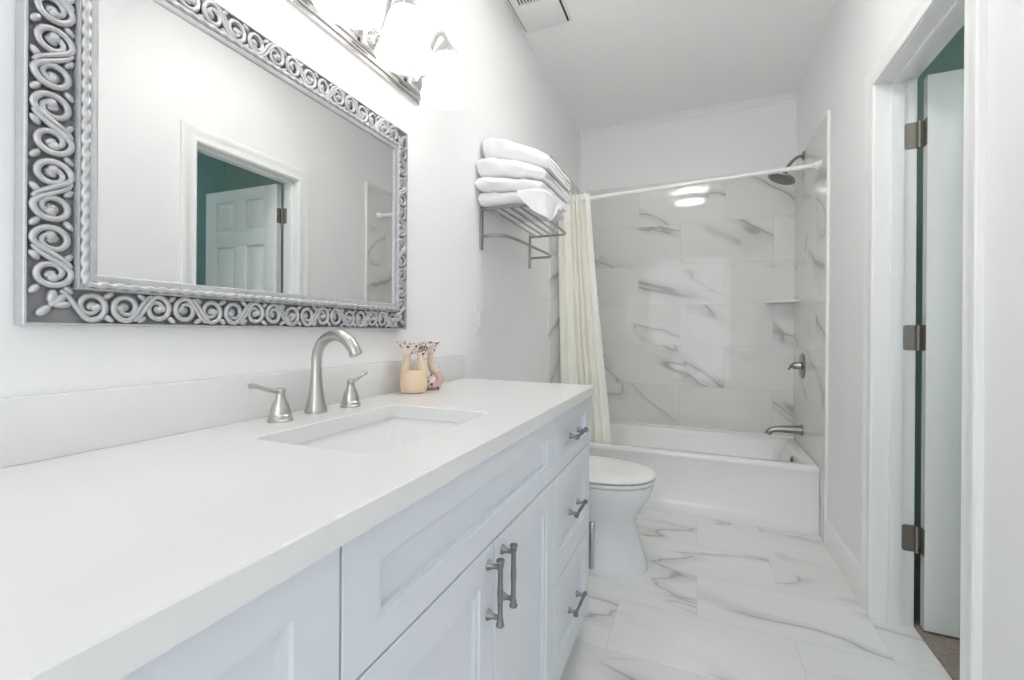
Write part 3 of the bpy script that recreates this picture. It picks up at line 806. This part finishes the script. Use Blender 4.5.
tube(b, smooth_path([(XW - .058, SY, .885), (XW - .068, SY - .012, .880), (XW - .078, SY - .038, .872), (XW - .086, SY - .062, .868)], 4), [.009, .0085, .008, .0075, .007, .0065, .006, .006, .006, .006, .0065, .007, .0075], 10)
obj('handle', b, BRONZE, va)
sh = thing('overhead_shower', (XW, SY, 2.215), 'aged nickel rain shower head on a curved arm high above the bathtub', 'shower head')
b = B(); tube(b, smooth_path([(XW - .0005, SY, 2.215), (XW - .03, SY, 2.212), (XW - .055, SY, 2.198), (XW - .08, SY, 2.170), (XW - .105, SY, 2.135)], 5), .0098, 12)
lathe(b, [(.0, 0), (.030, 0), (.030, .003), (.022, .010), (.012, .014)], 24, Matrix.Translation((XW - .0005, SY, 2.215)) @ Matrix.Rotation(radians(-90), 4, 'Y'), True, True); obj('arm', b, BRONZE, sh)
ctr = Vector((1.388, SY, 2.084)); nrm = Vector((-.40, -.05, -.92)).normalized()
q = nrm.to_track_quat('Z', 'Y').to_matrix().to_4x4()
b = B(); lathe(b, [(.010, -.062), (.016, -.052), (.020, -.040), (.030, -.026), (.055, -.014), (.078, -.008), (.083, -.002), (.082, .004), (.076, .006), (0, .006)], 36, Matrix.Translation(ctr) @ q, True, False); hd = obj('head', b, BRONZE, sh)
b = B()
for rr_, nn in ((.014, 6), (.030, 12), (.047, 18), (.063, 24)):
    for k in range(nn):
        a = 2 * pi * k / nn
        ellipsoid(b, ctr + (q.to_3x3() @ Vector((rr_ * cos(a), rr_ * sin(a), .0065))), (.0032, .0032, .0032), u=6, v=4)
obj('nozzles', b, DARK, hd, 'dark rubber nozzles')

# corner shelves
def corner_shelf(cx_, sg, L_, label):
    b = B(); n = 10; z0, z1 = 1.300, 1.313
    arc = []
    pts = [(0, 0)] + [(L_ * cos(radians(90 * k / n)) ** .85, L_ * sin(radians(90 * k / n)) ** .85) for k in range(n + 1)]
    loft(b, [[Vector((cx_ + sg * (x + .0008), YB - TT - .0008 - y, z)) for x, y in pts] for z in (z0, z1)])
    o = obj('corner_shelf', b, TRIMM); return tag(o, label, 'shelf', None)
corner_shelf(TT, 1, .165, 'small white corner shelf on the tiles right behind the shower curtain')
corner_shelf(W - TT, -1, .175, 'small white corner shelf on the tiles above the shower valve')

# ------------------------------------------------------------------ SHOWER ROD AND CURTAIN
ry = 2.872
rod = thing('curtain_rod', (W / 2, ry, 2.0), 'white shower curtain rod spanning the alcove above the bathtub', 'curtain rod')
b = B(); za, zb = 1.958, 2.012
tube(b, [(TT + .001, ry, za), (W - TT - .001, ry, zb)], .0125, 16); obj('pole', b, PLASTIC, rod)
for x_, z_, sg in ((TT + .0005, za, 1), (W - TT - .0005, zb, -1)):
    b = B(); lathe(b, [(.024, 0), (.025, .004), (.022, .018), (.0165, .022), (.0160, .030)], 20, Matrix.Translation((x_, ry, z_)) @ Matrix.Rotation(radians(90 * sg), 4, 'Y')); obj('end_cap', b, PLASTIC, rod)
b = B(); NS, NZ = 200, 26
t = bmesh.new(); V = []
for j in range(NZ + 1):
    v = j / NZ; z = 1.995 - (1.995 - .29) * v
    row = []
    for i in range(NS + 1):
        u = i / NS
        xw = .235 + .135 * v ** 1.15
        fold = sin(2 * pi * (6 * u + .25 * sin(3 * u * pi) + .1 * v)); f2 = sin(2 * pi * (14.7 * u + .3) + 1.5 * v)
        x = .018 + (xw - .018) * (u + .018 * sin(2 * pi * 6 * u + 1.0))
        amp = .016 + .010 * v + .006 * (1 - v) ** 3
        y = ry + .098 * min(1, v * 1.25) ** 1.4 + amp * fold + .003 * f2
        zz = z + (.034 * max(0, fold) * (1 - v) ** 8)
        row.append(t.verts.new((x, y, zz)))
    V.append(row)
for j in range(NZ):
    for i in range(NS): t.faces.new((V[j][i], V[j][i + 1], V[j + 1][i + 1], V[j + 1][i]))
bmesh.ops.recalc_face_normals(t, faces=t.faces[:]); bmesh.ops.solidify(t, geom=t.faces[:], thickness=.0018)
merge(b, t)
o = obj('shower_curtain', b, CURT, ang=80); tag(o, 'ivory shower curtain gathered at the left end of the bathtub', 'shower curtain')

# ------------------------------------------------------------------ TOILET
TYC = 2.125
tl = thing('toilet', (.40, TYC, 0), 'white toilet with closed lid between the vanity and the bathtub', 'toilet')
def egg(xb, xf, hw, z, n=40, xc=.42, pw=2.25):
    out = []
    for i in range(n):
        a = 2 * pi * i / n; c_, s_ = cos(a), sin(a)
        cx_ = abs(c_) ** (2 / pw) * (1 if c_ >= 0 else -1); sy_ = abs(s_) ** (2 / pw) * (1 if s_ >= 0 else -1)
        out.append(Vector((xc + cx_ * ((xf - xc) if c_ >= 0 else (xc - xb)), TYC + sy_ * hw, z)))
    return out
b = B()
loft(b, [egg(.10, .690, .158, 0), egg(.10, .690, .158, .012), egg(.10, .686, .154, .03), egg(.10, .668, .146, .085), egg(.10, .648, .138, .15), egg(.10, .638, .136, .20), egg(.10, .642, .142, .235), egg(.10, .664, .158, .275), egg(.10, .692, .176, .32), egg(.10, .710, .187, .36), egg(.12, .716, .191, .392), egg(.12, .714, .189, .399), egg(.14, .704, .18, .4005)])
obj('bowl', b, PORC, tl)
b = B(); loft(b, [egg(.2, .695, .172, .4035), egg(.2, .720, .194, .405), egg(.2, .723, .196, .412), egg(.2, .720, .194, .420), egg(.2, .70, .17, .421)]); obj('seat', b, PLASTIC, tl)
b = B(); loft(b, [egg(.19, .695, .172, .4245), egg(.19, .720, .194, .4262), egg(.19, .724, .197, .432), egg(.19, .721, .194, .438), egg(.20, .700, .176, .443), egg(.24, .62, .12, .447), egg(.3, .5, .05, .448)]); obj('lid', b, PLASTIC, tl)
b = B(); box(b, .012, .205, TYC - .20, TYC + .20, .395, .735, .018, 3); obj('tank', b, PORC, tl)
b = B(); box(b, .006, .215, TYC - .21, TYC + .21, .736, .765, .01, 3); obj('tank_lid', b, PORC, tl)
b = B(); tube(b, [(.205, TYC - .14, .68), (.222, TYC - .14, .68), (.226, TYC - .10, .675), (.226, TYC - .07, .672)], .006, 8); obj('flush_lever', b, NICKEL, tl)

# paper holder on the end panel of the vanity
ph = thing('paper_holder', (.53, YR + .02, .3), 'small brushed metal paper holder on the end panel of the vanity by the toilet', 'paper holder')
b = B(); box(b, .485, .515, YR + .0008, YR + .006, .20, .40, .002); obj('plate', b, NICKEL, ph)
b = B(); tube(b, smooth_path([(.50, YR + .005, .375), (.50, YR + .04, .375), (.512, YR + .052, .372), (.535, YR + .055, .365)], 4), .006, 10)
lathe(b, [(.009, .215), (.011, .218), (.011, .322), (.0125, .325), (.0125, .382), (.010, .386)], 16, Matrix.Translation((.537, YR + .055, 0))); obj('arm', b, NICKEL, ph)
